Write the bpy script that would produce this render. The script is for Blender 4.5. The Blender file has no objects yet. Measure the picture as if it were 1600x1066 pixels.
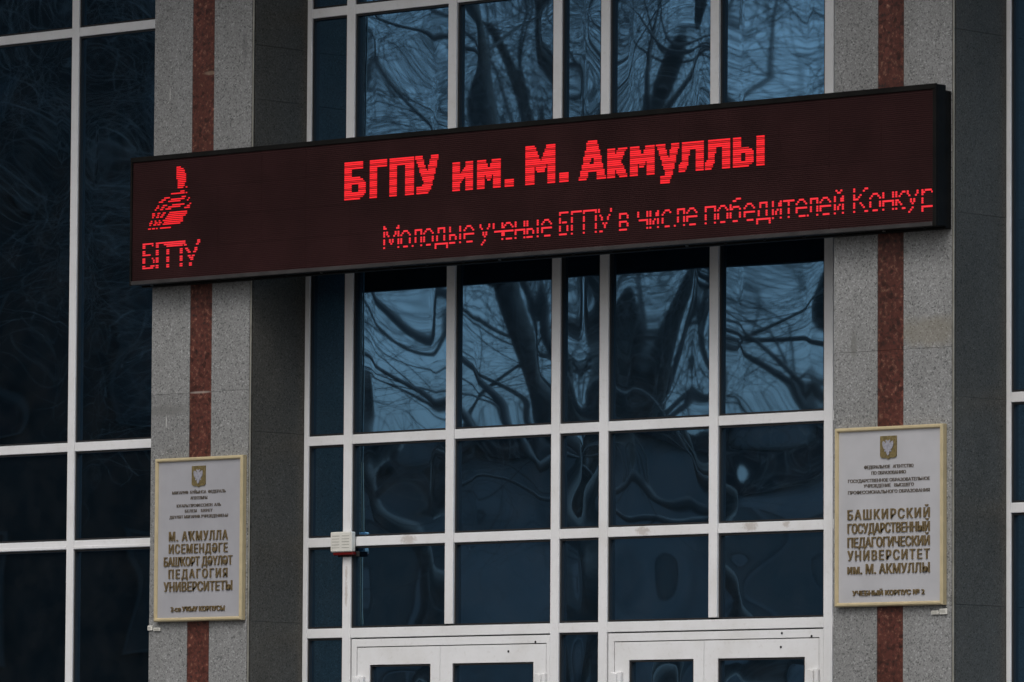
import bpy, bmesh, math, random
from mathutils import Vector, Matrix

scene = bpy.context.scene
col = scene.collection
ZO = 4.2                      # height of the facade's measuring level above the square
GROUND = 0.0

# ---------------------------------------------------------------- camera
cam_d = bpy.data.cameras.new('camera')
cam = bpy.data.objects.new('camera', cam_d); col.objects.link(cam)
cam_d.sensor_width = 36.0
cam_d.lens = 10189.42 / 1600.0 * 36.0
cam_d.clip_start = 1.0; cam_d.clip_end = 2000.0
_r = Vector((0.7417642, 0.6706333, 0.0060743)); _u = Vector((0.0466195, -0.0605952, 0.9970731)); _d = Vector((-0.6690385, 0.7393100, 0.0762120))
M = Matrix.Identity(4)
for i in range(3):
    M[i][0] = _r[i]; M[i][1] = _u[i]; M[i][2] = -_d[i]
CAM = Vector((22.676185, -25.057944, -2.583106 + ZO))
M.translation = CAM
cam.matrix_world = M
scene.camera = cam

# ---------------------------------------------------------------- sky and light (overcast winter day)
SUN_EL, SUN_ROT = math.radians(52), math.radians(200)
world = bpy.data.worlds.new("World"); scene.world = world; world.use_nodes = True
nt = world.node_tree; nt.nodes.clear()
sky = nt.nodes.new('ShaderNodeTexSky'); sky.sky_type = 'NISHITA'; sky.sun_disc = False
sky.sun_elevation = SUN_EL; sky.sun_rotation = SUN_ROT; sky.air_density = 1.0; sky.dust_density = 6.0; sky.ozone_density = 1.0
hs = nt.nodes.new('ShaderNodeHueSaturation'); hs.inputs['Saturation'].default_value = 0.32
bg = nt.nodes.new('ShaderNodeBackground'); bg.inputs['Strength'].default_value = 0.148
out = nt.nodes.new('ShaderNodeOutputWorld')
tc = nt.nodes.new('ShaderNodeTexCoord'); mpw = nt.nodes.new('ShaderNodeMapping'); mpw.inputs['Scale'].default_value = (1.0, 1.0, 2.4)
cl = nt.nodes.new('ShaderNodeTexNoise'); cl.inputs['Scale'].default_value = 5.0; cl.inputs['Detail'].default_value = 6.0; cl.inputs['Roughness'].default_value = 0.6
cr = nt.nodes.new('ShaderNodeMapRange'); cr.inputs[1].default_value = 0.35; cr.inputs[2].default_value = 0.68; cr.inputs[3].default_value = 0.75; cr.inputs[4].default_value = 1.55
cm = nt.nodes.new('ShaderNodeVectorMath'); cm.operation = 'SCALE'
nt.links.new(tc.outputs['Generated'], mpw.inputs['Vector']); nt.links.new(mpw.outputs['Vector'], cl.inputs['Vector']); nt.links.new(cl.outputs['Fac'], cr.inputs[0])
nt.links.new(sky.outputs['Color'], hs.inputs['Color']); nt.links.new(hs.outputs['Color'], cm.inputs[0]); nt.links.new(cr.outputs[0], cm.inputs['Scale'])
nt.links.new(cm.outputs[0], bg.inputs['Color']); nt.links.new(bg.outputs['Background'], out.inputs['Surface'])
sun_d = bpy.data.lights.new('sun', 'SUN'); sun_d.energy = 0.8; sun_d.angle = math.radians(35); sun_d.color = (1.0, 0.97, 0.94)
sun = bpy.data.objects.new('sun', sun_d); col.objects.link(sun)
# sun stands in front of the facade (towards -Y), a little to the right
az = Vector((0.34, -0.94, 0)).normalized()
sdir = Vector((az.x * math.cos(SUN_EL), az.y * math.cos(SUN_EL), math.sin(SUN_EL)))
sun.rotation_euler = sdir.to_track_quat('Z', 'Y').to_euler()
sky.sun_rotation = math.atan2(az.x, az.y)
scene.view_settings.view_transform = 'Standard'; scene.view_settings.look = 'None'
scene.view_settings.gamma = 1.0; scene.view_settings.use_curve_mapping = False
scene.view_settings.exposure = -0.34
scene.cycles.max_bounces = 6; scene.cycles.glossy_bounces = 4; scene.cycles.diffuse_bounces = 3

# ---------------------------------------------------------------- materials
def mat(name):
    m = bpy.data.materials.new(name); m.use_nodes = True
    n = m.node_tree.nodes; l = m.node_tree.links
    return m, n, l, n['Principled BSDF']

def N(n, kind, **kw):
    o = n.new(kind)
    for k, v in kw.items():
        if hasattr(o, k): setattr(o, k, v)
        else: o.inputs[k].default_value = v
    return o

def ramp(n, stops):
    r = n.new('ShaderNodeValToRGB'); e = r.color_ramp.elements
    while len(e) < len(stops): e.new(0.5)
    for i, (p, c) in enumerate(stops):
        e[i].position = p; e[i].color = (c[0], c[1], c[2], 1)
    return r

def granite(name, base, dark, light, grain, rough, blotch=0.12, stain=None, spec=0.5, coarse=0.5):
    m, n, l, b = mat(name)
    g = N(n, 'ShaderNodeNewGeometry')
    n1 = N(n, 'ShaderNodeTexNoise', **{'Scale': grain, 'Detail': 3.0, 'Roughness': 0.7}); l.new(g.outputs['Position'], n1.inputs['Vector'])
    v = N(n, 'ShaderNodeTexVoronoi', **{'Scale': grain * coarse}); l.new(g.outputs['Position'], v.inputs['Vector'])
    r1 = ramp(n, [(0.30, dark), (0.47, base), (0.56, base), (0.74, light)]); l.new(n1.outputs['Fac'], r1.inputs['Fac'])
    sp = N(n, 'ShaderNodeSeparateColor'); l.new(v.outputs['Color'], sp.inputs['Color'])
    r2 = ramp(n, [(0.0, (0.45, 0.45, 0.45)), (0.16, (0.80, 0.80, 0.80)), (0.3, (1, 1, 1)), (0.86, (1, 1, 1)), (1.0, (1.5, 1.5, 1.5))]); l.new(sp.outputs[0], r2.inputs['Fac'])
    mx = N(n, 'ShaderNodeMix', data_type='RGBA', blend_type='MULTIPLY'); mx.inputs[0].default_value = 1.0
    l.new(r1.outputs['Color'], mx.inputs[6]); l.new(r2.outputs['Color'], mx.inputs[7])
    # large uneven weathering, streaked downwards
    mp = N(n, 'ShaderNodeMapping'); mp.inputs['Scale'].default_value = (2.2, 2.2, 0.9); l.new(g.outputs['Position'], mp.inputs['Vector'])
    n2 = N(n, 'ShaderNodeTexNoise', **{'Scale': 1.6, 'Detail': 5.0, 'Roughness': 0.62}); l.new(mp.outputs['Vector'], n2.inputs['Vector'])
    r3 = ramp(n, [(0.3, (1 - blotch, 1 - blotch, 1 - blotch * 1.15)), (0.7, (1 + blotch, 1 + blotch, 1 + blotch))]); l.new(n2.outputs['Fac'], r3.inputs['Fac'])
    my = N(n, 'ShaderNodeMix', data_type='RGBA', blend_type='MULTIPLY'); my.inputs[0].default_value = 1.0
    l.new(mx.outputs[2], my.inputs[6]); l.new(r3.outputs['Color'], my.inputs[7])
    # each slab its own shade
    oi = N(n, 'ShaderNodeObjectInfo')
    mr = N(n, 'ShaderNodeMapRange'); mr.inputs[3].default_value = 0.93; mr.inputs[4].default_value = 1.07; l.new(oi.outputs['Random'], mr.inputs[0])
    mz = N(n, 'ShaderNodeMix', data_type='RGBA', blend_type='MULTIPLY'); mz.inputs[0].default_value = 1.0
    cc = N(n, 'ShaderNodeCombineColor')
    for k in range(3): l.new(mr.outputs[0], cc.inputs[k])
    l.new(my.outputs[2], mz.inputs[6]); l.new(cc.outputs[0], mz.inputs[7])
    last = mz.outputs[2]
    if stain:
        for (p, rad, sc, colr, amt) in stain:
            d = N(n, 'ShaderNodeVectorMath', operation='SUBTRACT'); d.inputs[1].default_value = p; l.new(g.outputs['Position'], d.inputs[0])
            s2 = N(n, 'ShaderNodeVectorMath', operation='MULTIPLY'); s2.inputs[1].default_value = sc; l.new(d.outputs[0], s2.inputs[0])
            ln = N(n, 'ShaderNodeVectorMath', operation='LENGTH'); l.new(s2.outputs[0], ln.inputs[0])
            nn = N(n, 'ShaderNodeTexNoise', **{'Scale': 14.0, 'Detail': 4.0}); l.new(g.outputs['Position'], nn.inputs['Vector'])
            ad = N(n, 'ShaderNodeMath', operation='MULTIPLY_ADD'); ad.inputs[1].default_value = -rad * 0.9; l.new(nn.outputs['Fac'], ad.inputs[0]); l.new(ln.outputs['Value'], ad.inputs[2])
            q = N(n, 'ShaderNodeMapRange'); q.inputs[1].default_value = rad * 0.15; q.inputs[2].default_value = rad * 0.75; q.inputs[3].default_value = amt; q.inputs[4].default_value = 0
            l.new(ad.outputs[0], q.inputs[0])
            ms = N(n, 'ShaderNodeMix', data_type='RGBA', blend_type='MIX'); l.new(q.outputs[0], ms.inputs[0]); l.new(last, ms.inputs[6]); ms.inputs[7].default_value = (*colr, 1)
            last = ms.outputs[2]
    l.new(last, b.inputs['Base Color'])
    b.inputs['Roughness'].default_value = rough
    b.inputs['Specular IOR Level'].default_value = spec
    bp = N(n, 'ShaderNodeBump', **{'Strength': 0.08, 'Distance': 0.002}); l.new(n1.outputs['Fac'], bp.inputs['Height']); l.new(bp.outputs['Normal'], b.inputs['Normal'])
    return m

G_LIGHT = granite('light_grey_granite', (0.225, 0.228, 0.228), (0.135, 0.135, 0.135), (0.325, 0.327, 0.327), 130, 0.55, 0.10, spec=0.3, coarse=1.1,
    stain=[((3.09, -0.41, ZO - 0.12), 0.12, (0.55, 1, 1.6), (0.20, 0.175, 0.12), 0.42), ((-2.12, -0.41, ZO - 0.30), 0.07, (0.4, 1, 2.2), (0.14, 0.14, 0.135), 0.6),
           ((2.62, -0.41, ZO - 0.16), 0.05, (2.5, 1, 0.7), (0.13, 0.13, 0.12), 0.6), ((-1.56, -0.41, ZO + 1.62), 0.05, (2.5, 1, 0.6), (0.12, 0.12, 0.12), 0.5),
           ((-2.128, -0.41, ZO - 0.365), 0.02, (7, 1, 0.5), (0.6, 0.6, 0.58), 0.9), ((-2.122, -0.41, ZO + 1.41), 0.02, (7, 1, 0.5), (0.5, 0.5, 0.48), 0.9)])
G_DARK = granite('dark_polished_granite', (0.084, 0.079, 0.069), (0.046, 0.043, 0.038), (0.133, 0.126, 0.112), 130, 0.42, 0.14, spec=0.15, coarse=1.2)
G_RED = granite('red_granite', (0.088, 0.028, 0.021), (0.018, 0.015, 0.014), (0.27, 0.14, 0.10), 46, 0.42, 0.28, spec=0.3, coarse=1.0,
    stain=[((-1.87, -0.41, ZO - 0.212), 0.035, (0.35, 1, 6), (0.42, 0.37, 0.33), 0.55), ((-1.82, -0.41, ZO + 1.50), 0.03, (0.6, 1, 3), (0.36, 0.28, 0.2), 0.4)])
G_WALL = granite('plain_wall_granite', (0.20, 0.20, 0.195), (0.09, 0.09, 0.09), (0.34, 0.34, 0.33), 60, 0.5, 0.1)

def white_frame():
    m, n, l, b = mat('white_painted_aluminium')
    g = N(n, 'ShaderNodeNewGeometry')
    n1 = N(n, 'ShaderNodeTexNoise', **{'Scale': 3.0, 'Detail': 6.0, 'Roughness': 0.65}); l.new(g.outputs['Position'], n1.inputs['Vector'])
    r = ramp(n, [(0.30, (0.665, 0.662, 0.655)), (0.52, (0.735, 0.74, 0.75)), (0.8, (0.78, 0.785, 0.795))]); l.new(n1.outputs['Fac'], r.inputs['Fac'])
    n2 = N(n, 'ShaderNodeTexNoise', **{'Scale': 45.0, 'Detail': 3.0}); l.new(g.outputs['Position'], n2.inputs['Vector'])
    r2 = ramp(n, [(0.28, (0.93, 0.925, 0.915)), (0.42, (1, 1, 1))]); l.new(n2.outputs['Fac'], r2.inputs['Fac'])
    mx = N(n, 'ShaderNodeMix', data_type='RGBA', blend_type='MULTIPLY'); mx.inputs[0].default_value = 1.0
    l.new(r.outputs['Color'], mx.inputs[6]); l.new(r2.outputs['Color'], mx.inputs[7])
    last = mx.outputs[2]
    nn = N(n, 'ShaderNodeTexNoise', **{'Scale': 70.0, 'Detail': 3.0}); l.new(g.outputs['Position'], nn.inputs['Vector'])
    # brown scuffs where old stickers were, at their measured places
    for (x, z, rad, sx) in [(-0.73, -1.012, 0.030, 0.45), (0.905, -1.012, 0.028, 0.5), (1.62, -1.007, 0.028, 0.5), (1.855, -1.002, 0.020, 0.7), (-1.175, -1.29, 0.030, 2.6), (-1.175, -1.18, 0.016, 1.6)]:
        d = N(n, 'ShaderNodeVectorMath', operation='SUBTRACT'); d.inputs[1].default_value = (x, 0, z + ZO); l.new(g.outputs['Position'], d.inputs[0])
        s2 = N(n, 'ShaderNodeVectorMath', operation='MULTIPLY'); s2.inputs[1].default_value = (sx, 0.3, 1.0 if sx < 1 else 0.35); l.new(d.outputs[0], s2.inputs[0])
        ln = N(n, 'ShaderNodeVectorMath', operation='LENGTH'); l.new(s2.outputs[0], ln.inputs[0])
        ad = N(n, 'ShaderNodeMath', operation='MULTIPLY_ADD'); ad.inputs[1].default_value = -rad * 1.6; l.new(nn.outputs['Fac'], ad.inputs[0]); l.new(ln.outputs['Value'], ad.inputs[2])
        q = N(n, 'ShaderNodeMapRange'); q.inputs[1].default_value = -rad * 0.35; q.inputs[2].default_value = rad * 0.25; q.inputs[3].default_value = 0.62; q.inputs[4].default_value = 0
        l.new(ad.outputs[0], q.inputs[0])
        ms = N(n, 'ShaderNodeMix', data_type='RGBA'); l.new(q.outputs[0], ms.inputs[0]); l.new(last, ms.inputs[6]); ms.inputs[7].default_value = (0.40, 0.35, 0.31, 1)
        last = ms.outputs[2]
    l.new(last, b.inputs['Base Color']); b.inputs['Roughness'].default_value = 0.42
    return m
WHITE = white_frame()

def glass(name, tint, refl):
    m, n, l, b = mat(name)
    gl = N(n, 'ShaderNodeBsdfGlossy'); gl.inputs['Color'].default_value = (*tint, 1); gl.inputs['Roughness'].default_value = 0.012
    df = N(n, 'ShaderNodeBsdfDiffuse'); df.inputs['Color'].default_value = (0.006, 0.010, 0.013, 1)
    lw = N(n, 'ShaderNodeFresnel'); lw.inputs['IOR'].default_value = 1.6
    ad = N(n, 'ShaderNodeMath', operation='ADD'); ad.inputs[1].default_value = refl; l.new(lw.outputs[0], ad.inputs[0])
    mx = N(n, 'ShaderNodeMixShader'); l.new(ad.outputs[0], mx.inputs[0]); l.new(df.outputs[0], mx.inputs[1]); l.new(gl.outputs[0], mx.inputs[2])
    # dust film, very thin
    g = N(n, 'ShaderNodeNewGeometry')
    n1 = N(n, 'ShaderNodeTexNoise', **{'Scale': 5.0, 'Detail': 6.0, 'Roughness': 0.7}); l.new(g.outputs['Position'], n1.inputs['Vector'])
    mr = N(n, 'ShaderNodeMapRange'); mr.inputs[1].default_value = 0.4; mr.inputs[2].default_value = 0.9; mr.inputs[3].default_value = 0.0; mr.inputs[4].default_value = 0.022; l.new(n1.outputs['Fac'], mr.inputs[0])
    dd = N(n, 'ShaderNodeBsdfDiffuse'); dd.inputs['Color'].default_value = (0.35, 0.36, 0.36, 1)
    m2 = N(n, 'ShaderNodeMixShader'); l.new(mr.outputs[0], m2.inputs[0]); l.new(mx.outputs[0], m2.inputs[1]); l.new(dd.outputs[0], m2.inputs[2])
    l.new(m2.outputs[0], n['Material Output'].inputs['Surface']); n.remove(b)
    return m
GLASS = glass('blue_mirror_glass', (0.26, 0.56, 0.90), 0.72)

def simple(name, c, rough=0.5, metal=0.0, var=0.08, scale=30.0, emis=None, spec=0.5):
    m, n, l, b = mat(name)
    g = N(n, 'ShaderNodeNewGeometry')
    n1 = N(n, 'ShaderNodeTexNoise', **{'Scale': scale, 'Detail': 4.0}); l.new(g.outputs['Position'], n1.inputs['Vector'])
    r = ramp(n, [(0.3, [x * (1 - var) for x in c]), (0.7, [x * (1 + var) for x in c])]); l.new(n1.outputs['Fac'], r.inputs['Fac'])
    l.new(r.outputs['Color'], b.inputs['Base Color'])
    b.inputs['Roughness'].default_value = rough; b.inputs['Metallic'].default_value = metal; b.inputs['Specular IOR Level'].default_value = spec
    if emis:
        b.inputs['Emission Color'].default_value = (*emis[0], 1); b.inputs['Emission Strength'].default_value = emis[1]
    return m
BLACK = simple('black_painted_steel', (0.008, 0.0078, 0.0074), 0.6, 0, 0.3, 12, spec=0.08)
LIP = simple('worn_grey_steel_edge', (0.034, 0.031, 0.031), 0.42, 0, 0.35, 9)
GASKET = simple('black_rubber', (0.008, 0.008, 0.009), 0.6)
MORTAR = simple('grey_mortar', (0.2, 0.2, 0.19), 0.9)
DARKIN = simple('dark_cavity', (0.006, 0.006, 0.007), 0.9)
LEDFACE = simple('unlit_led_board', (0.033, 0.0115, 0.012), 0.6, 0, 0.22, 3.0, spec=0.1)
LOUVRE = simple('led_sun_shade', (0.044, 0.021, 0.021), 0.6, 0, 0.15, 6.0, spec=0.1)
LIT = simple('lit_red_led', (0.3, 0.01, 0.01), 0.5, emis=((1.0, 0.022, 0.032), 1.15), spec=0.1)
LITSOFT = simple('lit_red_led_weak', (0.3, 0.01, 0.01), 0.5, emis=((1.0, 0.022, 0.032), 0.62), spec=0.1)
LITTHIN = simple('lit_red_led_small_line', (0.3, 0.02, 0.02), 0.5, emis=((1.0, 0.030, 0.048), 1.05), spec=0.1)
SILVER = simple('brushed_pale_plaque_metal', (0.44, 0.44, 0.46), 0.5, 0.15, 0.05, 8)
GOLD = simple('gold_anodised_frame', (0.57, 0.475, 0.29), 0.36, 0.25, 0.08, 20)
BRONZE = simple('dull_bronze_letters', (0.20, 0.145, 0.070), 0.42, 0.5, 0.25, 60)
BRONZE_D = simple('dark_bronze_small_letters', (0.14, 0.12, 0.10), 0.5, 0.3, 0.2, 60)
SILVER_L = simple('dim_reflection_plaque_metal', (0.36, 0.36, 0.385), 0.5, 0.15, 0.05, 8)  # left plate: its weaker reflection is put into a darker base colour
SHIELD = simple('old_gold_shield', (0.23, 0.18, 0.08), 0.4, 0.5, 0.3, 90)
SHIELD2 = simple('silver_relief', (0.36, 0.36, 0.41), 0.4, 0.3, 0.2, 90)
PLASTIC = simple('cream_plastic', (0.66, 0.65, 0.60), 0.5, 0, 0.04, 40)
REDLENS = simple('red_translucent_lens', (0.12, 0.006, 0.006), 0.2)
STEEL = simple('stainless_steel', (0.5, 0.5, 0.5), 0.3, 1.0, 0.05, 20)
TRIM = simple('aluminium_corner_bead', (0.30, 0.29, 0.25), 0.45, 0.4, 0.2, 14)
TRIM_D = simple('dark_sealant', (0.05, 0.047, 0.035), 0.8)
BARK = simple('grey_brown_bark', (0.08, 0.073, 0.066), 0.9, 0, 0.35, 14)
TWIG = simple('dark_twig_bark', (0.115, 0.106, 0.10), 0.9, 0, 0.2, 6)
PAVE = simple('wet_grey_paving', (0.13, 0.13, 0.13), 0.7, 0, 0.25, 1.4)
ASPH = simple('asphalt_square', (0.055, 0.055, 0.055), 0.85, 0, 0.25, 0.8)
HPLAST = simple('grey_house_plaster', (0.27, 0.27, 0.27), 0.9, 0, 0.35, 0.7)
BRICK = simple('dark_brown_brick', (0.022, 0.018, 0.016), 0.9, 0, 0.25, 3)
ROOF = simple('dark_roof_sheet', (0.03, 0.03, 0.032), 0.6, 0, 0.2, 2)
CREAMW = simple('pale_plaster', (0.05, 0.05, 0.048), 0.9, 0, 0.15, 1)
DGLASS = simple('dim_house_window_glass', (0.02, 0.022, 0.025), 0.12)
CGLASS = simple('curtained_house_window', (0.17, 0.17, 0.165), 0.3)
SOFFIT = simple('grey_canopy_panel', (0.22, 0.22, 0.22), 0.7, 0, 0.06, 3)

# ---------------------------------------------------------------- mesh helpers
def box(bm, x0, x1, y0, y1, z0, z1):
    v = [bm.verts.new((x, y, z)) for z in (z0, z1) for y in (y0, y1) for x in (x0, x1)]
    for f in ((0, 2, 3, 1), (4, 5, 7, 6), (0, 1, 5, 4), (2, 6, 7, 3), (0, 4, 6, 2), (1, 3, 7, 5)):
        bm.faces.new([v[i] for i in f])

def obj(name, bm, m, parent=None, bevel=0.0, smooth=False, seg=1):
    if isinstance(bm, bmesh.types.BMesh):
        bmesh.ops.recalc_face_normals(bm, faces=bm.faces)
        if bevel > 0:
            bmesh.ops.bevel(bm, geom=list(bm.edges), offset=bevel, segments=seg, affect='EDGES', clamp_overlap=True)
        me = bpy.data.meshes.new(name); bm.to_mesh(me); bm.free()
    else:
        me = bm
    if m and not me.materials: me.materials.append(m)
    if smooth: me.polygons.foreach_set('use_smooth', [True] * len(me.polygons))
    o = bpy.data.objects.new(name, me); col.objects.link(o)
    if parent: o.parent = parent
    return o

def bx(name, x0, x1, y0, y1, z0, z1, m, parent=None, bevel=0.002):
    """box in facade coordinates; z is measured from the facade's level"""
    bm = bmesh.new(); box(bm, x0, x1, y0, y1, z0 + ZO, z1 + ZO)
    return obj(name, bm, m, parent, bevel)

def thing(name, label, cat, group=None, loc=(0, 0, 0)):
    o = bpy.data.objects.new(name, None); col.objects.link(o); o.location = loc
    o['label'] = label; o['category'] = cat
    if group: o['group'] = group
    return o

def structure(o):
    o['kind'] = 'structure'; return o

# ---------------------------------------------------------------- ground
bm = bmesh.new(); bmesh.ops.create_grid(bm, x_segments=2, y_segments=2, size=400)
structure(obj('ground', bm, ASPH))
bm = bmesh.new(); box(bm, -13, 13, -3.2, 12.0, 0.004, 0.15); structure(obj('lower_step', bm, PAVE, bevel=0.01))
bm = bmesh.new(); box(bm, -12.7, 12.7, -2.85, 11.8, 0.154, 0.30); structure(obj('middle_step', bm, PAVE, bevel=0.01))
bm = bmesh.new(); box(bm, -12.4, 12.4, -2.5, 11.6, 0.304, 0.45); structure(obj('porch_floor', bm, PAVE, bevel=0.01))
FL = 0.452 - ZO             # porch floor in facade coordinates
TOP = 3.5                   # underside of the canopy in facade coordinates

# ---------------------------------------------------------------- the building
bld = thing('university_building', 'grey granite university front with red striped pillars and blue mirror glazing', 'building')
FACE = -0.41                # pillar front plane
SLAB = 0.03

def pillar(x0, x1, red0, red1, ret_joints, front_joints, trim=True):
    core = bx('pillar_core', x0 + SLAB, x1 - SLAB, FACE + SLAB, 0.55, FL, TOP, MORTAR, bld, 0)
    # front: grey panel, red strip, grey panel; joints between courses
    zs = [FL + 0.002] + sorted(front_joints) + [TOP]
    g = 0.0006
    for a, b in zip(zs[:-1], zs[1:]):
        for (xa, xb, mm, nm, pr) in ((x0, red0, G_LIGHT, 'granite_slab', 0.0), (red0, red1, G_RED, 'red_granite_strip', 0.001), (red1, x1 - (0.012 if trim else 0), G_LIGHT, 'granite_slab', 0.0)):
            dz = rnd.uniform(-0.0008, 0.0008)
            s = bx(nm, xa + 0.0008, xb - 0.0008, FACE + pr + dz, FACE + SLAB, a + g, b - g, mm, core, 0.0005)
    # returns in dark polished granite
    zs = [FL + 0.002] + sorted(ret_joints) + [TOP]
    for a, b in zip(zs[:-1], zs[1:]):
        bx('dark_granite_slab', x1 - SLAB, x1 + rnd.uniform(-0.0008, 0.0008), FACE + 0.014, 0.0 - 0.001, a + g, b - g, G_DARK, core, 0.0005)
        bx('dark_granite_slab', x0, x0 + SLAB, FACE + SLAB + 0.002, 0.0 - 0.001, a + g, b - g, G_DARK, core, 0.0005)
    if trim:
        bx('corner_bead', x1 - 0.0075, x1 + 0.0020, FACE - 0.0015, FACE + 0.004, FL, TOP, TRIM, core, 0.001)
        bx('sealant_line', x1 - 0.0125, x1 - 0.0080, FACE + 0.0045, FACE + 0.012, FL, TOP, TRIM_D, core, 0)
    return core
rnd = random.Random(4)
pillar(-2.243, -1.496, -1.953, -1.790, [-2.5, -1.44, -0.432, 0.45, 1.34, 1.63, 2.4], [-2.61, -1.41, -0.212, 0.988, 2.188])
pillar(2.494, 3.241, 2.769, 2.930, [-2.5, -1.443, -0.441, 0.45, 1.34, 2.4], [-2.61, -1.41, -0.202, 0.998, 2.198])
pillar(-6.98, -6.235, -6.69, -6.53, [-1.44, 0.45, 2.4], [-2.61, -1.41, -0.212, 0.988, 2.188])
pillar(7.23, 7.98, 7.51, 7.67, [-1.44, 0.45, 2.4], [-2.61, -1.41, -0.212, 0.988, 2.188])

# walls beyond the glazing, unseen canopy above it sized to shade the upper front
bx('side_wall', -12.0, -6.98, -0.1, 0.6, FL, 9, G_WALL, bld, 0.01)
bx('side_wall', 7.98, 12.0, -0.1, 0.6, FL, 9, G_WALL, bld, 0.01)
bx('upper_wall', -6.978, 7.978, -0.1, 0.6, TOP + 0.6, 9, G_WALL, bld, 0.01)
bx('back_wall', -12.0, 12.0, 0.65, 11, FL, 9, DARKIN, bld, 0.01)
bx('flat_roof', -12.2, 12.2, -0.3, 11.2, 9.01, 9.4, ROOF, bld, 0.02)
bx('shade_canopy', -7.2, 8.2, -2.3, -0.101, TOP + 0.02, TOP + 0.42, SOFFIT, bld, 0.02)

# ---------------------------------------------------------------- glazing
GY = 0.022                  # glass plane behind the face of the frames
prnd = random.Random(11)
def pane(x0, x1, z0, z1, wave=None, parent=None, name='window_pane'):
    """one glass pane: a thin toughened sheet, slightly bowed, rolled and out of true"""
    w, h = x1 - x0, z1 - z0
    nx = max(6, int(w / 0.02)); nz = max(8, int(h / 0.022))
    p = dict(bow=0.0, tx=0.0, tz=0.0, a=0.000150, seed=prnd.random() * 50)
    if wave: p.update(wave)
    rr = random.Random(p['seed'])
    ks = []
    for _ in range(4):
        lam = rr.uniform(0.45, 1.2)
        th = rr.choice([rr.gauss(math.pi / 2, 0.35), rr.uniform(0, math.pi)])
        ks.append((2 * math.pi / lam * math.cos(th), 2 * math.pi / lam * math.sin(th), rr.uniform(0, 6.28), p['a'] * (lam / 0.5) ** 1.6 * rr.uniform(0.5, 1.2)))
    bm = bmesh.new(); vs = []
    for j in range(nz + 1):
        row = []
        for i in range(nx + 1):
            u_, v_ = i / nx, j / nz
            x = w * (u_ - 0.5); z = h * (v_ - 0.5)
            bx_ = (1 - (2 * u_ - 1) ** 2); bz_ = (1 - (2 * v_ - 1) ** 2)
            # sealed unit: flat middle, steep edges
            d = p['bow'] * bx_ * (0.35 + 0.65 * bz_)
            d += p['tx'] * x + p['tz'] * z
            env = min(1.0, 8 * min(u_, 1 - u_) * w) * min(1.0, 8 * min(v_, 1 - v_) * h)
            for (kx, kz, ph, am) in ks: d += am * math.sin(kx * x + kz * z + ph) * (0.35 + 0.65 * env)
            row.append(bm.verts.new((x, d, z)))
        vs.append(row)
    for j in range(nz):
        for i in range(nx): bm.faces.new((vs[j][i], vs[j][i + 1], vs[j + 1][i + 1], vs[j + 1][i]))
    me = bpy.data.meshes.new(name); bm.to_mesh(me); bm.free()
    me.materials.append(GLASS); me.polygons.foreach_set('use_smooth', [True] * len(me.polygons))
    o = bpy.data.objects.new(name, me); col.objects.link(o)
    o.location = ((x0 + x1) / 2, GY + 0.008, (z0 + z1) / 2 + ZO); o.parent = parent or bld
    gk = bmesh.new(); t = 0.011; e = 0.0005; y0, y1 = 0.010, GY + 0.03
    box(gk, x0 + e, x1 - e, y0, y1, z0 + e + ZO, z0 + t + ZO); box(gk, x0 + e, x1 - e, y0, y1, z1 - t + ZO, z1 - e + ZO)
    box(gk, x0 + e, x0 + t, y0, y1, z0 + t + ZO, z1 - t + ZO); box(gk, x1 - t, x1 - e, y0, y1, z0 + t + ZO, z1 - t + ZO)
    obj('gasket', gk, GASKET, o).matrix_parent_inverse = Matrix.Translation(-Vector(o.location))
    return o

def mull(x0, x1, z0=FL, z1=TOP, proud=0.0):
    return bx('mullion', x0, x1, -proud, 0.09, z0, z1, WHITE, bld, 0.0022)
def rail(x0, x1, ztop, th=0.050):
    return bx('transom', x0 + 0.0006, x1 - 0.0006, 0.0015, 0.085, ztop - th, ztop, WHITE, bld, 0.0018)

# central bay
CX = [(-1.496, -1.463), (-1.204, -1.144), (-0.463, -0.404), (0.275, 0.334), (0.605, 0.665), (1.348, 1.406), (2.095, 2.153), (2.46, 2.494)]
CZ = [1.854, -0.445, -0.988, -1.472]
for i, (a, b) in enumerate(CX):
    if i in (2, 5): mull(a, b, -1.462, TOP, 0.004)
    else: mull(a, b)
for zt in CZ:
    for i in range(7):
        if zt == CZ[3] and i in (1, 4):
            rail(CX[i][1], CX[i + 2][0], zt, 0.052)
        elif zt == CZ[3] and i in (2, 5): continue
        else: rail(CX[i][1], CX[i + 1][0], zt)
RN = [TOP] + CZ
T = math.radians
WAVES = {}   # (bay, row): out-of-true of the single panes
for _r0, _b in ((0, 1.0), (1, 1.0)):
    WAVES[(1, _r0)] = dict(bow=0.00095, tx=0.0015, tz=0.0015, a=0.00012, seed=3 + _r0)
    WAVES[(2, _r0)] = dict(bow=0.00015, tx=0.0, tz=0.001, a=0.00008, seed=7 + _r0)
    WAVES[(3, _r0)] = dict(bow=0.00020, tx=0.001, tz=0.0, a=0.00015, seed=9 + _r0)
    WAVES[(4, _r0)] = dict(bow=0.00110, tx=-0.001, tz=0.001, a=0.00016, seed=14 + _r0)
    WAVES[(5, _r0)] = dict(bow=0.00100, tx=0.0, tz=0.002, a=0.00016, seed=21 + _r0)
for _r0 in (2, 3):
    for _i, _bw, _a in ((1, 0.0007, 0.00018), (2, 0.0006, 0.00018), (3, 0.0003, 0.00028), (4, 0.0008, 0.00026), (5, 0.0007, 0.00024)):
        WAVES[(_i, _r0)] = dict(bow=_bw, tx=0.001 * (_i % 3 - 1), tz=-0.007 if _r0 == 2 else -0.0055, a=_a, seed=30 + _i * 3 + _r0)
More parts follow.
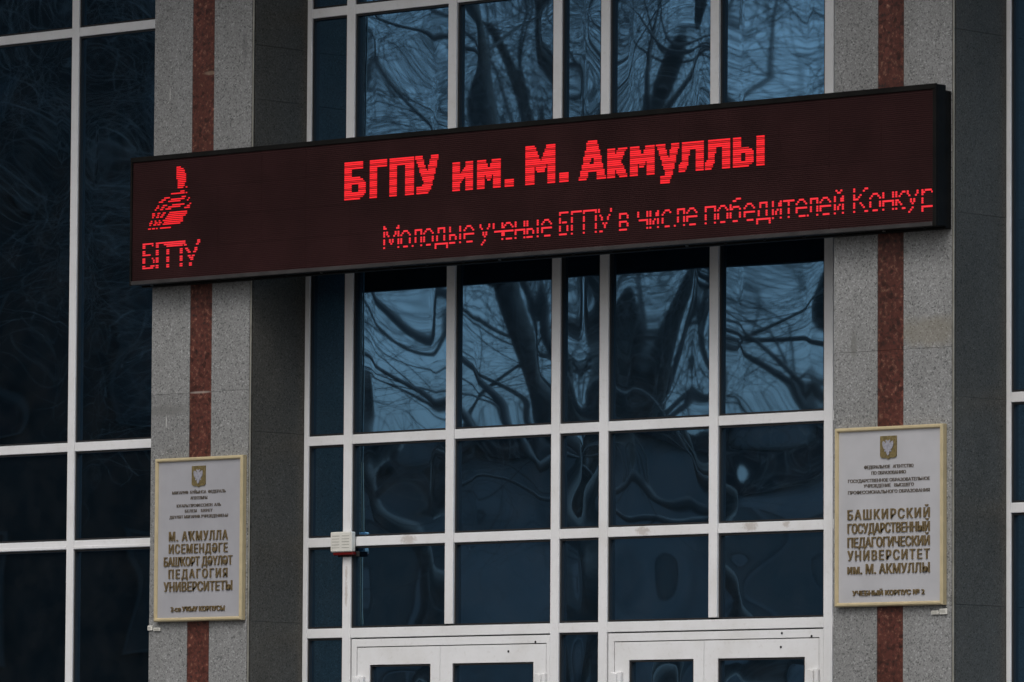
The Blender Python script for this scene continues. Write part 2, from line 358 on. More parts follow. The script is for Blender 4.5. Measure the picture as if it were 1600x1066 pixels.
for i in range(7):
    for k in range(4):
        pane(CX[i][1], CX[i + 1][0], RN[k + 1], (RN[k] if k == 0 else RN[k] - 0.05), WAVES.get((i, k), dict(a=0.0002, bow=0.0006)))
for i in (0, 3, 6): pane(CX[i][1], CX[i + 1][0], FL, CZ[3] - 0.05, dict(a=0.0003, bow=0.0005))

# left bay and right bay (their transoms sit a little higher)
def side_bay(xs, tops):
    for (a, b) in xs: mull(a, b)
    for zt in tops:
        for i in range(len(xs) - 1): rail(xs[i][1], xs[i + 1][0], zt, 0.049)
    rn = [TOP] + tops
    for i in range(len(xs) - 1):
        for k in range(len(tops)):
            pane(xs[i][1], xs[i + 1][0], rn[k + 1], (rn[k] if k == 0 else rn[k] - 0.049), dict(a=0.00010, bow=prnd.uniform(0.0001, 0.0003), tz=prnd.uniform(-0.002, 0.001)))
        pane(xs[i][1], xs[i + 1][0], FL, tops[-1] - 0.049, dict(a=0.0001, bow=0.0002))
side_bay([(-6.235, -6.20), (-5.31, -5.252), (-4.31, -4.252), (-3.313, -3.257), (-2.276, -2.243)], [1.897, -0.411, -0.953])
side_bay([(3.241, 3.268), (4.28, 4.338), (5.28, 5.338), (6.28, 6.338), (7.197, 7.23)], [1.897, -0.402, -0.940])
# capping strip clipped on the lower left transom
for (a, b) in ((-3.257, -2.276), (-4.252, -3.313)):
    bx('transom_cap', a + 0.001, b - 0.001, -0.004, 0.001, -0.9995, -0.985, WHITE, bld, 0.001)

# ---------------------------------------------------------------- entrance doors
def doors(x0, x1, fx0, fx1, lx0, split, lx1, g0, g1, g2, g3):
    zt = -1.524
    # dark rebate behind, then the frame
    bx('door_rebate', x0, x1, 0.0605, 0.07, FL, zt - 0.0005, DARKIN, bld, 0)
    bm = bmesh.new(); z0 = FL + ZO
    box(bm, fx0 + 0.006, lx0 - 0.003, 0.002, 0.06, z0, zt - 0.007 + ZO); box(bm, lx1 + 0.003, fx1 - 0.0015, 0.002, 0.06, z0, zt - 0.007 + ZO)
    box(bm, lx0 - 0.003, lx1 + 0.003, 0.002, 0.06, -1.572 + ZO, zt - 0.007 + ZO)
    obj('door_frame', bm, WHITE, bld, 0.0008)
    zl = -1.5765; zg = -1.668; zb = FL + 0.01
    for (a, b, ga, gb, side) in ((lx0, split, g0, g1, -1), (split, lx1, g2, g3, 1)):
        a2, b2 = a + 0.0012, b - 0.0012
        bm = bmesh.new(); y0, y1 = 0.0045, 0.06
        box(bm, a2, ga, y0, y1, zb + ZO, zl + ZO); box(bm, gb, b2, y0, y1, zb + ZO, zl + ZO)
        box(bm, ga, gb, y0, y1, zg + ZO, zl + ZO); box(bm, ga, gb, y0, y1, zb + ZO, zb + 0.18 + ZO); box(bm, ga, gb, y0, y1, zb + 0.85 + ZO, zb + 0.93 + ZO)
        leaf = obj('door_leaf', bm, WHITE, bld, 0.0)
        # mitre lines at the upper corners
        for (za, zc, sd) in ((zb + 0.93, zg, 0.3), (zb + 0.18, zb + 0.85, 0.1)):
            pn = pane(ga, gb, za, zc, dict(a=0.00045, bow=0.0012, tz=-0.004), leaf, 'door_pane')
        # hinge knuckle on the outer stile
        hx = a - 0.012 if side < 0 else b - 0.062
        for hz in (-1.76, -2.75, -3.5):
            bx('hinge', hx, hx + 0.072, -0.018, 0.004, hz - 0.055, hz + 0.032, WHITE, leaf, 0.004)
            bx('hinge', hx + 0.026, hx + 0.050, -0.028, -0.0185, hz - 0.050, hz + 0.026, WHITE, leaf, 0.004)
        hxx = b2 - 0.05 if side < 0 else a2 + 0.05
        bm = bmesh.new(); bmesh.ops.create_cone(bm, segments=12, radius1=0.014, radius2=0.014, depth=0.6, matrix=Matrix.Translation((hxx, -0.06, zb + 1.1 + ZO)))
        for dz in (0.85, 1.35): box(bm, hxx - 0.007, hxx + 0.007, -0.06, 0.004, zb + dz - 0.007 + ZO, zb + dz + 0.007 + ZO)
        obj('handle', bm, STEEL, leaf)
def screw(x, z, y=0.002, r=0.0062):
    bm = bmesh.new(); bmesh.ops.create_cone(bm, cap_ends=True, segments=10, radius1=r, radius2=r, depth=0.003, matrix=Matrix.Translation((x, y - 0.0008, z + ZO)) @ Matrix.Rotation(math.pi / 2, 4, 'X'))
    obj('screw', bm, GASKET, bld)
doors(-1.144, 0.275, -1.139, 0.275, -1.094, -0.498, 0.247, -1.003, -0.566, -0.410, 0.159)
doors(0.665, 2.095, 0.669, 2.095, 0.716, 1.315, 2.065, 0.813, 1.246, 1.406, 1.974)
screw(0.175, -1.566); screw(-0.015, -1.612, 0.0042); screw(1.828, -1.548); screw(2.02, -1.566); screw(1.82, -1.617, 0.0042)

# ---------------------------------------------------------------- LED sign
sign = thing('led_sign', 'long black LED board with red running text fixed across the two granite pillars', 'LED sign')
SX0, SX1, SZ1, SZ0 = -2.293, 3.230, 1.063, 0.372
C0X, PX, R0Z, PZ = -2.280, 5.488 / 544, 1.036, 0.010
FY = -0.527
bx('rear_box', SX0 + 0.01, SX1 - 0.004, -0.455, -0.411, SZ0 - 0.006, SZ1 - 0.028, BLACK, sign, 0.003)
bx('housing', SX0 + 0.003, SX1 - 0.001, FY + 0.004, -0.4555, SZ0 + 0.003, SZ1 - 0.002, BLACK, sign, 0.003)
fr = bmesh.new()
y0, y1 = -0.536, FY + 0.003
box(fr, SX0, SX1, y0, y1, R0Z + 0.001 + ZO, SZ1 + ZO)
box(fr, SX0, C0X - 0.0005, y0, y1, SZ0 + ZO, R0Z + 0.0005 + ZO)
box(fr, C0X + 544 * PX + 0.0005, SX1, y0, y1, SZ0 + ZO, R0Z + 0.0005 + ZO)
obj('front_frame', fr, BLACK, sign, 0.0015)
bx('lower_lip', C0X, C0X + 544 * PX, y0 - 0.003, y1, SZ0 + 0.002, R0Z - 64 * PZ - 0.001, LIP, sign, 0.002)
# modules: 17 x 4, each 32 x 16 pixels, with a sun shade over every pixel row
bm = bmesh.new()
w, h = 32 * PX, 16 * PZ
box(bm, 0.0004, w - 0.0004, 0, 0.003, -h + 0.0004, -0.0004)
nf = len(bm.faces)
for r_ in range(16):
    z = -r_ * PZ
    box(bm, 0.001, w - 0.001, -0.0035, -0.0002, z - 0.0022, z - 0.0008)
bmesh.ops.recalc_face_normals(bm, faces=bm.faces)
mod_me = bpy.data.meshes.new('led_module'); bm.to_mesh(mod_me); bm.free()
mod_me.materials.append(LEDFACE); mod_me.materials.append(LOUVRE)
for p_ in mod_me.polygons: p_.material_index = 0 if p_.index < nf else 1
mr_ = random.Random(2)
for j in range(4):
    for i in range(17):
        o = bpy.data.objects.new('led_module', mod_me); col.objects.link(o); o.parent = sign
        o.location = (C0X + i * w, FY + mr_.uniform(-0.0006, 0.0006), R0Z - j * h + ZO)

def leds(name, cells, m, weak=None, weakrows=(), pw=0.92, ph=0.70):
    """lit pixels (column, row) as small raised lamps; returns the mesh object"""
    bm = bmesh.new()
    for (c, r_) in sorted(cells):
        x = C0X + (c + 0.5) * PX; z = R0Z - (r_ + 0.55) * PZ + ZO
        hw, hh = PX * pw / 2, PZ * ph / 2; yf, yb = FY - 0.0042, FY - 0.001
        dim = (r_ % 4) in weakrows
        if dim: hh *= 0.8
        a = [bm.verts.new((x + sx * hw * q, yf if q < 1 else yb, z + sz * hh * q)) for q in (0.96, 1.0) for (sx, sz) in ((-1, -1), (1, -1), (1, 1), (-1, 1))]
        fs = [bm.faces.new(a[0:4])] + [bm.faces.new((a[k], a[4 + k], a[4 + (k + 1) % 4], a[(k + 1) % 4])) for k in range(4)]
        if dim:
            for f_ in fs: f_.material_index = 1
    me = bpy.data.meshes.new(name); bm.to_mesh(me); bm.free(); me.materials.append(m)
    if weak: me.materials.append(weak)
    return obj(name, me, None, sign)

# emblem on the left
EMB = {4: '......................###', 5: '......................#####', 6: '......................######', 7: '......................######', 8: '......................#######',
 9: '......................#######', 10: '......................#######', 11: '.......................######', 12: '.......................######', 13: '.......................#####', 14: '.......................#####',
 15: '.......................####..#', 17: '.........................###', 18: '..................##########.#', 20: '.............####.........###', 21: '...........###....##########...#',
 22: '.........###....#########.....#', 24: '........#...###....#########....#', 25: '.......##..##...#########.....##', 26: '......#...##..####..........####',
 28: '....##..##..##...#############', 29: '....##..#..##...##############', 30: '....#..##.##...##############', 31: '..............#############',
 32: '...#..#..#..###############', 33: '..##..##.##..##############', 34: '..#..##.##..#############', 36: '.##.##.#..########'}
leds('lit_emblem', [(11 + i, r_) for r_, s in EMB.items() for i, ch in enumerate(s) if ch == '#'], LIT, None, (), 0.9, 0.58)

def poly_cells(polys, holes=()):
    cells = set()
    def inside(p, x, y):
        c = False; n_ = len(p)
        for i in range(n_):
            x1_, y1_ = p[i]; x2_, y2_ = p[(i + 1) % n_]
            if (y1_ > y) != (y2_ > y) and x < (x2_ - x1_) * (y - y1_) / (y2_ - y1_) + x1_: c = not c
        return c
    for p in polys:
        for c in range(int(min(q[0] for q in p)) - 1, int(max(q[0] for q in p)) + 2):
            for r_ in range(int(min(q[1] for q in p)) - 1, int(max(q[1] for q in p)) + 2):
                if inside(p, c + 0.5, r_ + 0.5) and not any(inside(hh, c + 0.5, r_ + 0.5) for hh in holes): cells.add((c, r_))
    return cells
def rc(a, b, c, d): return [(a, b), (c, b), (c, d), (a, d)]
TITLE = [
 ([rc(156, 10, 169, 14), rc(156, 10, 161, 30), [(156, 18), (166, 18), (169, 19), (171, 21.5), (171, 26), (169, 29), (166, 30), (156, 30)]], [rc(161, 22, 166, 26)]),
 ([rc(174, 10, 179, 30), rc(174, 10, 186, 14)], []),
 ([rc(188, 10, 204.5, 14), rc(188, 10, 193, 30), rc(199.5, 10, 204.6, 30)], []),
 ([[(205.5, 10), (210.6, 10), (214.2, 19), (217.2, 10), (222.5, 10), (218.0, 25), (216.4, 28.6), (213.5, 30), (207.5, 30), (207.5, 26), (211, 26), (212.2, 24.5)]], []),
 ([rc(232, 15, 237, 30), rc(241, 15, 246, 30), [(236, 27), (236, 22.5), (242, 17), (242, 22)]], []),
 ([rc(249, 15, 254, 30), rc(260, 15, 265, 30), [(249, 15), (254.4, 15), (257, 20), (259.6, 15), (265, 15), (262.5, 17.5), (258.2, 26), (255.8, 26), (251.5, 17.5)]], []),
 ([rc(268, 25.6, 273.6, 30)], []),
 ([rc(282.4, 10, 287.6, 30), rc(297, 10, 302.2, 30), [(282.4, 10), (288, 10), (292.3, 18), (296.6, 10), (302.2, 10), (294.6, 24), (290, 24)]], []),
 ([rc(305, 25.4, 310.8, 30)], []),
 ([[(323.9, 10), (330, 10), (336, 30), (330.6, 30), (329.6, 26), (324.4, 26), (323.2, 30), (318, 30)]], [[(326.0, 18.6), (327.6, 18.6), (328.4, 22), (325.4, 22)]]),
 ([rc(337, 15, 342, 30), [(341, 20.5), (344.4, 15), (350, 15), (346, 21.6), (350.6, 30), (345, 30), (341, 24)]], []),
 ([rc(352, 15, 357, 30), rc(362.6, 15, 367.7, 30), [(352, 15), (357.3, 15), (360, 20), (362.4, 15), (367.7, 15), (365.4, 17.5), (361.1, 26), (358.7, 26), (354.5, 17.5)]], []),
 ([[(369.2, 15), (374.4, 15), (377.2, 23.4), (379.4, 15), (384.4, 15), (379.6, 31), (377.5, 34.6), (372.4, 35), (372.4, 31.4), (374.4, 31.2), (375, 29.4)]], []),
 ([rc(386, 15, 400, 18.6), rc(394.8, 15, 400, 30), [(386.2, 15), (391, 15), (390.2, 26), (388.2, 29.6), (384.2, 30), (384.2, 26.4), (385.8, 25)]], []),
 ([rc(403, 15, 417, 18.6), rc(411.8, 15, 417, 30), [(403.2, 15), (408, 15), (407.2, 26), (405.2, 29.6), (401.2, 30), (401.2, 26.4), (402.8, 25)]], []),
 ([rc(419.4, 15, 424.4, 30), [(419.4, 20), (428.6, 20), (431, 21.4), (432, 23.4), (432, 26.8), (430.6, 29), (428.4, 30), (419.4, 30)], rc(433.6, 15, 438.6, 30)], [rc(424.4, 23.4, 427.4, 26.6)]),
]
for polys, holes in TITLE:
    leds('lit_letter', poly_cells(polys, holes), LIT, LITSOFT, (0,), 0.97, 0.74)

GL = {
 'M': ['#.........#', '##.......##', '##.......##', '#.#.....#.#', '#.#.....#.#', '#..#...#..#', '#..#...#..#', '#...#.#...#', '#...#.#...#', '#....#....#', '#.........#', '#.........#'],
 'B': ['######', '#.....', '#.....', '#.....', '#.....', '#.###.', '##...#', '#....#', '#....#', '#....#', '#...##', '#####.'],
 'G': ['#######', '#......', '#......', '#......', '#......', '#......', '#......', '#......', '#......', '#......', '#......', '#......'],
 'P': ['#########', '#.......#', '#.......#', '#.......#', '#.......#', '#.......#', '#.......#', '#.......#', '#.......#', '#.......#', '#.......#', '#.......#'],
 'U': ['#.......#', '#.......#', '.#.....#.', '.#.....#.', '..#...#..', '..#...#..', '...#.#...', '...#.#...', '....#....', '....#....', '...#.....', '.##......'],
 'K': ['#......##', '#.....#..', '#....#...', '#...#....', '#..#.....', '###......', '#..#.....', '#...#....', '#....#...', '#.....#..', '#......#.', '#......##'],
 'o': ['..###..', '.#...#.', '#.....#', '#.....#', '#.....#', '#.....#', '#.....#', '.#...#.', '..###..'],
 'l': ['..#####', '..#...#', '..#...#', '..#...#', '..#...#', '..#...#', '..#...#', '.#....#', '#.....#'],
 'n': ['#######', '#.....#', '#.....#', '#.....#', '#.....#', '#.....#', '#.....#', '#.....#', '#.....#'],
 'd': ['..#####..', '..#...#..', '..#...#..', '..#...#..', '.#....#..', '.#....#..', '.#....#..', '.#....#..', '#########', '#.......#', '#.......#'],
 'y': ['#......#', '#......#', '#......#', '#......#', '####...#', '#...#..#', '#...#..#', '#...#..#', '####...#'],
 'e': ['..###..', '.#...#.', '#.....#', '#.....#', '#######', '#......', '#......', '.#.....', '..####.'],
 'u': ['#.....#', '#.....#', '.#...#.', '.#...#.', '..#.#..', '..#.#..', '...#...', '...#...', '...#...', '..#....', '.#.....'],
 'c': ['#.....#', '#.....#', '#.....#', '#.....#', '.######', '......#', '......#', '......#', '......#'],
 's': ['..###..', '.#...#.', '#......', '#......', '#......', '#......', '#......', '.#...#.', '..###..'],
 'h': ['#.....#', '#.....#', '#.....#', '#.....#', '#######', '#.....#', '#.....#', '#.....#', '#.....#'],
 'v': ['#####.', '#....#', '#....#', '#....#', '#####.', '#....#', '#....#', '#....#', '#####.'],
 'i': ['#....#', '#...##', '#...##', '#..#.#', '#..#.#', '#.#..#', '#.#..#', '##...#', '#....#'],
 'j': ['.#..#.', '..##..', '......', '#....#', '#...##', '#...##', '#..#.#', '#..#.#', '#.#..#', '#.#..#', '##...#', '#....#'],
 'b': ['....###', '..##...', '.#.....', '#......', '#.####.', '##....#', '#.....#', '#.....#', '#.....#', '#.....#', '.#...#.', '..###..'],
 't': ['#######', '...#...', '...#...', '...#...', '...#...', '...#...', '...#...', '...#...', '...#...'],
 'k': ['#...##', '#..#..', '#.#...', '##....', '##....', '#.#...', '#..#..', '#...#.', '#...##'],
 'p': ['#####.', '#....#', '#.....', '#....#', '#....#', '#....#', '#####.', '#.....', '#.....'],
}
GL['p'] = ['#.####.', '##....#', '#.....', '#.....', '#.....', '#.....', '#.....', '#.....', '#######', '#.....', '#.....']
TICK = [('M', 184), ('o', 196), ('l', 204), ('o', 212), ('d', 220), ('y', 230), ('e', 240), ('u', 251), ('c', 260), ('e', 267), ('h', 275), ('y', 283), ('e', 293),
        ('B', 305), ('G', 313), ('P', 321), ('U', 331), ('v', 345), ('c', 357), ('i', 365), ('s', 373), ('l', 381), ('e', 389), ('n', 401), ('o', 409), ('b', 417), ('e', 426),
        ('d', 434), ('i', 444), ('t', 451), ('e', 459), ('l', 466), ('e', 474), ('j', 483), ('K', 495), ('o', 505), ('h', 513), ('k', 521), ('u', 528), ('p', 537)]
for k, c0 in TICK:
    g_ = GL[k]; base = 48
    if k in 'MBGPUK' or k in 'jb': base = 45
    cells = [(c0 + i, base + r_) for r_, s in enumerate(g_) for i, ch in enumerate(s) if ch == '#' and (base + r_) % 4 != 3 and c0 + i < 544]
    leds('lit_small_letter', cells, LITTHIN, None, (), 1.0, 0.85)
# the four letters under the emblem: two pixels wide strokes
def thick(cells): return {(c + d, r_) for (c, r_) in cells for d in (0, 1) if not (d and c >= 15 and c < 18)}
SM = [[(8, r_) for r_ in range(44, 58)] + [(c, 44) for c in range(8, 16)] + [(15, 45), (9, 50), (10, 50), (11, 50), (12, 50), (13, 51), (15, 52), (16, 53), (16, 54), (16, 56), (14, 56)] + [(c, 57) for c in range(8, 15)],
      [(18, r_) for r_ in range(44, 58)] + [(c, 44) for c in range(18, 25)] + [(24, 45)],
      [(26, r_) for r_ in range(44, 58)] + [(36, r_) for r_ in range(44, 58)] + [(c, r_) for c in range(26, 37) for r_ in (44, 45, 46)],
      [(38, 44), (38, 45), (39, 46), (40, 48), (41, 49), (42, 50), (42, 52), (43, 53), (44, 54), (45, 52), (46, 50), (47, 49), (47, 48), (48, 46), (49, 45), (49, 44), (43, 56), (43, 57), (44, 53)]]
for s_ in SM:
    leds('lit_letter', [q for q in thick(s_) if q[1] % 4 != 3], LITTHIN, None, (), 0.84, 0.68)
# screws and drip nuts along the underside
for i in range(22):
    x = -2.17 + i * 0.252
    bm = bmesh.new(); bmesh.ops.create_cone(bm, cap_ends=True, segments=8, radius1=0.008, radius2=0.007, depth=0.007, matrix=Matrix.Translation((x, -0.485, SZ0 - 0.0 + ZO)))
    obj('screw', bm, GASKET if i % 5 else STEEL, sign)

# ---------------------------------------------------------------- plaques
def text_mesh(name, body, cx, zc, hcap, width, y, m, parent, space=1.0, extrude=0.003, bold=0.012, word=1.0):
    cu = bpy.data.curves.new(name, 'FONT'); cu.body = body; cu.align_x = 'CENTER'; cu.size = 1.0
    cu.space_character = space; cu.space_word = word; cu.offset = 0.0; cu.extrude = 0.5; cu.resolution_u = 2
    o = bpy.data.objects.new(name, cu); col.objects.link(o)
    bpy.context.view_layer.update()
    me = bpy.data.meshes.new_from_object(o)
    bpy.data.objects.remove(o); bpy.data.curves.remove(cu)
    xs = [v.co.x for v in me.vertices]; sx = width / (max(xs) - min(xs)); xm = (max(xs) + min(xs)) / 2
    sz = hcap / 0.735
    # strokes thickened by three passes side by side, the middle one standing a little prouder
    src = [tuple(v.co) for v in me.vertices]; fs = [tuple(p_.vertices) for p_ in me.polygons]; n0 = len(src)
    vv, ff = [], []
    for k, (dx, pr) in enumerate(((-bold, 0.88), (0.0, 1.0), (bold, 0.94))):
        vv += [(cx + (X - xm) * sx + dx, y - (Z + 0.5) * extrude * pr, zc + ZO + (Y - 0.3675) * sz) for X, Y, Z in src]
        ff += [tuple(i + k * n0 for i in f_) for f_ in fs]
    bpy.data.meshes.remove(me)
    me = bpy.data.meshes.new(name); me.from_pydata(vv, [], ff); me.materials.append(m)
    return obj(name, me, None, parent)

def plaque(x0, x1, z0, z1, lines, label):
    t = thing('wall_plaque', label, 'plaque', None)
    yb = FACE - 0.002; yf = yb - 0.020
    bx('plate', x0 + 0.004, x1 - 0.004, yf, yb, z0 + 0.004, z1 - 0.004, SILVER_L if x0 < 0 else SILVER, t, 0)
    # mitred moulding: four profile rings lofted round the rectangle
    prof = [(0.0, yb), (0.0, yf - 0.006), (0.006, yf - 0.014), (0.014, yf - 0.014), (0.019, yf - 0.006), (0.0205, yf - 0.0005)]
    bm = bmesh.new(); rings = []
    for (d, y) in prof:
        rings.append([bm.verts.new(q) for q in ((x0 + d, y, z0 + d + ZO), (x1 - d, y, z0 + d + ZO), (x1 - d, y, z1 - d + ZO), (x0 + d, y, z1 - d + ZO))])
    for a, b in zip(rings[:-1], rings[1:]):
        for k in range(4): bm.faces.new((a[k], a[(k + 1) % 4], b[(k + 1) % 4], b[k]))
    obj('gold_frame', bm, GOLD, t)
    cx = (x0 + x1) / 2 - 0.004
    # shield with a two-headed bird in relief
    w_, zt, zb = 0.0505, z1 - 0.047, z1 - 0.157
    pts = [(-w_, zt), (w_, zt), (w_, zb + 0.012), (w_ - 0.010, zb + 0.004), (0.012, zb + 0.003), (0, zb - 0.004), (-0.012, zb + 0.003), (-w_ + 0.010, zb + 0.004), (-w_, zb + 0.012)]
    def slab(pts, y0, y1, name, m, par):
        bm = bmesh.new(); a = [bm.verts.new((cx + x, y0, z + ZO)) for x, z in pts]; b = [bm.verts.new((cx + x, y1, z + ZO)) for x, z in pts]
        bm.faces.new(a); bm.faces.new(b[::-1])
        for i in range(len(pts)): bm.faces.new((a[i], b[i], b[(i + 1) % len(pts)], a[(i + 1) % len(pts)]))
        return obj(name, bm, m, par)
    sh = slab(pts, yf - 0.006, yf + 0.001, 'shield', SHIELD, t)
    zm = (zt + zb) / 2
    half = [(0.0, 0.026), (0.004, 0.032), (0.010, 0.036), (0.015, 0.033), (0.013, 0.028), (0.009, 0.024), (0.012, 0.018), (0.020, 0.026), (0.030, 0.030), (0.034, 0.020), (0.032, 0.006), (0.026, -0.006), (0.018, -0.010), (0.022, -0.020), (0.016, -0.022), (0.010, -0.016), (0.009, -0.030), (0.004, -0.038), (0.0, -0.040)]
    slab([(x, zm + z) for x, z in half] + [(-x, zm + z) for x, z in half[::-1][1:-1]], yf - 0.0095, yf - 0.0062, 'bird_relief', SHIELD2, sh)
    for (s, dz, hcap, wd, sp, big) in lines:
        text_mesh('inscription', s, cx, z1 - dz, hcap, wd, yf, BRONZE if big else BRONZE_D, t, sp, 0.006 if big else 0.003, 0.0019 if big else 0.0007, 1.0)
    return t
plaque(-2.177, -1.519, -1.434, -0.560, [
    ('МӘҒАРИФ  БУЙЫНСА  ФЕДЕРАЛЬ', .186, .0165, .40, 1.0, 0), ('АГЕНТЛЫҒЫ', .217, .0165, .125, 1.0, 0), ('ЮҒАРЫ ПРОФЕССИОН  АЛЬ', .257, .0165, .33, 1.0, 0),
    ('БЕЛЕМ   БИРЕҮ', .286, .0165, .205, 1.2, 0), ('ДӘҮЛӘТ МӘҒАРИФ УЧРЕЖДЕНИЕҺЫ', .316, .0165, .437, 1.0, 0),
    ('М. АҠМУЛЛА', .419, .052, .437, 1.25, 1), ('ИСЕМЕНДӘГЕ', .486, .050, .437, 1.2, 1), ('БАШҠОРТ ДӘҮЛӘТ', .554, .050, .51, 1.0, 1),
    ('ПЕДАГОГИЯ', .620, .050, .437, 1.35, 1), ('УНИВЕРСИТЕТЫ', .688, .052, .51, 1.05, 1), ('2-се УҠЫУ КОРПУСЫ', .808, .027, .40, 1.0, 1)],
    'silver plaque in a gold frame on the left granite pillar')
plaque(2.527, 3.199, -1.446, -0.574, [
    ('ФЕДЕРАЛЬНОЕ   АГЕНТСТВО', .195, .0165, .305, 1.0, 0), ('ПО ОБРАЗОВАНИЮ', .224, .0165, .213, 1.0, 0), ('ГОСУДАРСТВЕННОЕ ОБРАЗОВАТЕЛЬНОЕ', .260, .0165, .506, 1.0, 0),
    ('УЧРЕЖДЕНИЕ   ВЫСШЕГО', .286, .0165, .31, 1.0, 0), ('ПРОФЕССИОНАЛЬНОГО ОБРАЗОВАНИЯ', .316, .0165, .506, 1.0, 0),
    ('БАШКИРСКИЙ', .424, .049, .506, 1.3, 1), ('ГОСУДАРСТВЕННЫЙ', .491, .049, .506, 1.0, 1), ('ПЕДАГОГИЧЕСКИЙ', .559, .049, .506, 1.0, 1),
    ('УНИВЕРСИТЕТ', .623, .049, .506, 1.3, 1), ('им. М. АКМУЛЛЫ', .689, .049, .506, 1.05, 1), ('УЧЕБНЫЙ КОРПУС № 2', .806, .025, .445, 1.0, 1)],
    'silver plaque in a gold frame on the right granite pillar')

# ---------------------------------------------------------------- small things on the front
def clip(x0, x1, z0, z1, label, grille):
    t = thing('wall_tag', label, 'tag', 'small white tags under the plaques')
    bx('tag_body', x0, x1, FACE - 0.012, FACE - 0.001, z0, z1, PLASTIC, t, 0.002)
    bm = bmesh.new()
    for i in range(3):
        zz = z0 + (z1 - z0) * (0.28 + 0.22 * i); box(bm, x0 + 0.005, x1 - 0.005, FACE - 0.0128, FACE - 0.0121, zz - 0.0008 + ZO, zz + 0.0008 + ZO)
    obj('groove' if grille else 'print_line', bm, TRIM_D if grille else TRIM, t)
clip(-2.243, -2.209, -1.478, -1.452, 'squarish white tag at the outer edge of the left pillar under its plaque', True)
clip(-2.199, -2.150, -1.482, -1.464, 'narrow white tag beside the squarish one under the left plaque', False)
clip(3.112, 3.157, -1.492, -1.473, 'narrow white tag under the right corner of the right plaque', False)
clip(3.163, 3.206, -1.492, -1.464, 'squarish white tag nearest the corner of the right pillar under its plaque', True)

al = thing('alarm_sounder', 'small cream alarm sounder with slots and a red lens on the window frame', 'alarm')
bx('alarm_case', -1.258, -1.103, -0.040, -0.005, -1.069, -0.962, PLASTIC, al, 0.005)
bm = bmesh.new()
for cxx in (-1.216, -1.145):
    for k in range(5):
        zz = -0.984 - k * 0.0155; box(bm, cxx - 0.027, cxx + 0.027, -0.0412, -0.0402, zz - 0.0012 + ZO, zz + 0.0012 + ZO)
sl = obj('slot', bm, simple('slot_shadow_grey', (0.28, 0.28, 0.25), 0.8), al)
bx('red_lens', -1.244, -1.098, -0.034, -0.004, -1.086, -1.0695, REDLENS, al, 0.004)
bx('dark_strip', -1.236, -1.078, -0.0045, -0.0005, -1.094, -1.066, GASKET, al, 0.002)  # thin dark strip low behind the case, showing past its right side

# icicle of sealant on the glass and a hanging wire, a few pixels each
# ---------------------------------------------------------------- what the glass reflects: bare trees and houses across the square
def tube(verts, faces, p, q, r0, r1, n_=4):
    d = (q - p); L = d.length
    if L < 1e-6: return
    d /= L; a = d.orthogonal().normalized(); b = d.cross(a)
    k0 = len(verts)
    for (c, r_) in ((p, r0), (q, r1)):
        for i in range(n_):
            t_ = 2 * math.pi * i / n_; verts.append(c + (a * math.cos(t_) + b * math.sin(t_)) * r_)
    for i in range(n_): faces.append((k0 + i, k0 + (i + 1) % n_, k0 + n_ + (i + 1) % n_, k0 + n_ + i))

def grow_tree(seed, H=12.0, trunk_r=0.17):
    rr = random.Random(seed)
    tv, tf, bv, bf = [], [], [], []
    def limb(p, d, L, r_, lvl):
        segs = 5 if lvl < 3 else 4
        big = lvl <= 1
        cur = p.copy(); dd = d.copy()
        for s in range(segs):
            dd = (dd + Vector((rr.gauss(0, 1), rr.gauss(0, 1), rr.gauss(0, 1))) * (0.10 + 0.05 * lvl) + Vector((0, 0, 0.05 if lvl < 3 else -0.02))).normalized()
            nx_ = cur + dd * (L / segs)
            ra = r_ * (1 - 0.75 * s / segs); rb = r_ * (1 - 0.75 * (s + 1) / segs)
            if lvl == 0: tube(tv, tf, cur, nx_, ra, rb, 8)
            else: tube(bv, bf, cur, nx_, ra, rb, 5 if lvl == 1 else 3)
            cur = nx_
            if lvl < 4:
                if lvl == 0 and s < 1: continue
                k = {0: 3, 1: 2, 2: 2, 3: 1}[lvl]
                for _ in range(k):
                    ang = rr.uniform(0.45, 1.05); ax = dd.orthogonal().normalized(); ax.rotate(Matrix.Rotation(rr.uniform(0, 6.28), 3, dd))
                    nd = dd.copy(); nd.rotate(Matrix.Rotation(ang, 3, ax))
                    limb(cur, nd, L * rr.uniform(0.40, 0.62) * (0.75 if lvl == 0 else 1), max(0.0032, rb * rr.uniform(0.27, 0.42)), lvl + 1)
    limb(Vector((0, 0, 0)), Vector((0.02, 0.01, 1)).normalized(), H, trunk_r, 0)
    def mk(nm, v, f_, m):
        me = bpy.data.meshes.new(nm); me.from_pydata([tuple(q) for q in v], [], f_); me.materials.append(m)
        me.polygons.foreach_set('use_smooth', [True] * len(me.polygons)); return me
    return mk('trunk', tv, tf, BARK), mk('branches', bv, bf, TWIG)

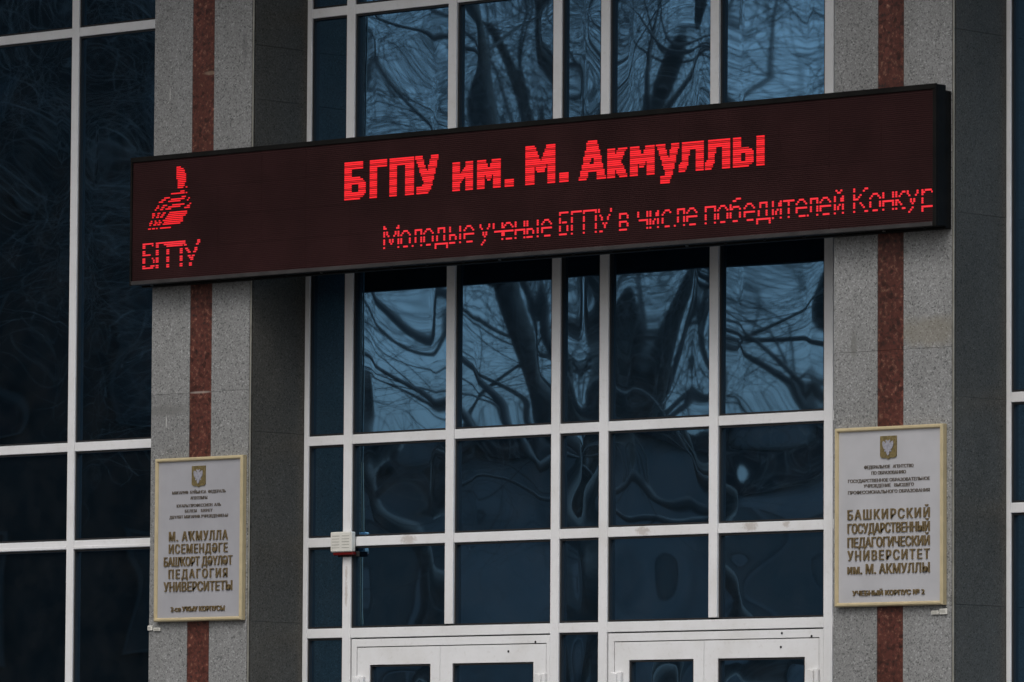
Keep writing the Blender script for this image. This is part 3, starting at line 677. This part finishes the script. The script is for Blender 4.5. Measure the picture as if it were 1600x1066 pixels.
def at(t, off, mirror=True):
    """ground point that the mirrored view shows at distance t, off metres to the right"""
    x = CAM.x + _d.x * t + _r.x * off; y = CAM.y + _d.y * t + _r.y * off
    return (x, -y, 0)
protos = [grow_tree(s, H, r_) for s, H, r_ in ((5, 12.5, 0.20), (8, 11.0, 0.15), (13, 13.5, 0.18))]
TREES = [(58, 1.0, 0, 'bare tree straight across the square with a thick straight trunk'), (60, 2.9, 1, 'slim bare tree right of the thick straight one'),
         (65, 0.1, 2, 'bare tree left of the thick straight one, low forks'), (66, 5.2, 0, 'bare tree at the right end of the row'), (68, 1.6, 2, 'bare tree in the second row behind the slim one'),
         (70, 6.8, 1, 'bare tree deep in the second row, far right'), (74, 3.6, 0, 'bare tree deep in the second row, right'), (78, -0.4, 2, 'bare tree farthest back, nearest the low house')]
for k, (t_, off, pk, lab) in enumerate(TREES):
    root = thing('bare_tree', lab, 'tree', 'bare trees across the square', at(t_, off))
    root.rotation_euler = (0, 0, k * 1.9); s = 0.95 + 0.05 * (k % 3); root.scale = (s, s, s)
    for nm, me in zip(('trunk', 'branch_crown'), protos[pk]):
        o = bpy.data.objects.new(nm, me); col.objects.link(o); o.parent = root

def house(t_, off, w_, d_, h_, m, label, nw, nf):
    root = thing('town_house', label, 'house', None, at(t_, off))
    root.rotation_euler = (0, 0, math.atan2(_r.x, _r.y) * 0 + math.radians(-42))
    bm = bmesh.new(); box(bm, -w_ / 2, w_ / 2, -d_, 0, 0, h_); obj('wall', bm, m, root)
    bm = bmesh.new(); box(bm, -w_ / 2 - 0.3, w_ / 2 + 0.3, -d_ - 0.3, 0.3, h_ + 0.005, h_ + 0.35); obj('roof', bm, ROOF, root)
    for f_ in range(nf):
        for i in range(nw):
            x = -w_ / 2 + (i + 0.5) * w_ / nw; z = 1.0 + f_ * 3.1
            if z + 1.6 > h_: continue
            bm = bmesh.new(); box(bm, x - 0.62, x + 0.62, 0.002, 0.05, z, z + 1.6); wn = obj('window', bm, DGLASS if m is BRICK else CGLASS, root)
            bm = bmesh.new()
            box(bm, x - 0.68, x - 0.62, 0.002, 0.08, z - 0.06, z + 1.66); box(bm, x + 0.62, x + 0.68, 0.002, 0.08, z - 0.06, z + 1.66)
            box(bm, x - 0.62, x + 0.62, 0.052, 0.08, z - 0.06, z); box(bm, x - 0.62, x + 0.62, 0.052, 0.08, z + 1.6, z + 1.66); box(bm, x - 0.03, x + 0.03, 0.052, 0.08, z, z + 1.6)
            obj('window_frame', bm, CREAMW if m is BRICK else HPLAST, wn)
house(96, 14.0, 34, 10, 6.6, HPLAST, 'long low grey plastered house across the square', 12, 2)
house(88, -15.0, 24, 12, 19.0, BRICK, 'tall dark brick house left of the low one', 8, 6)
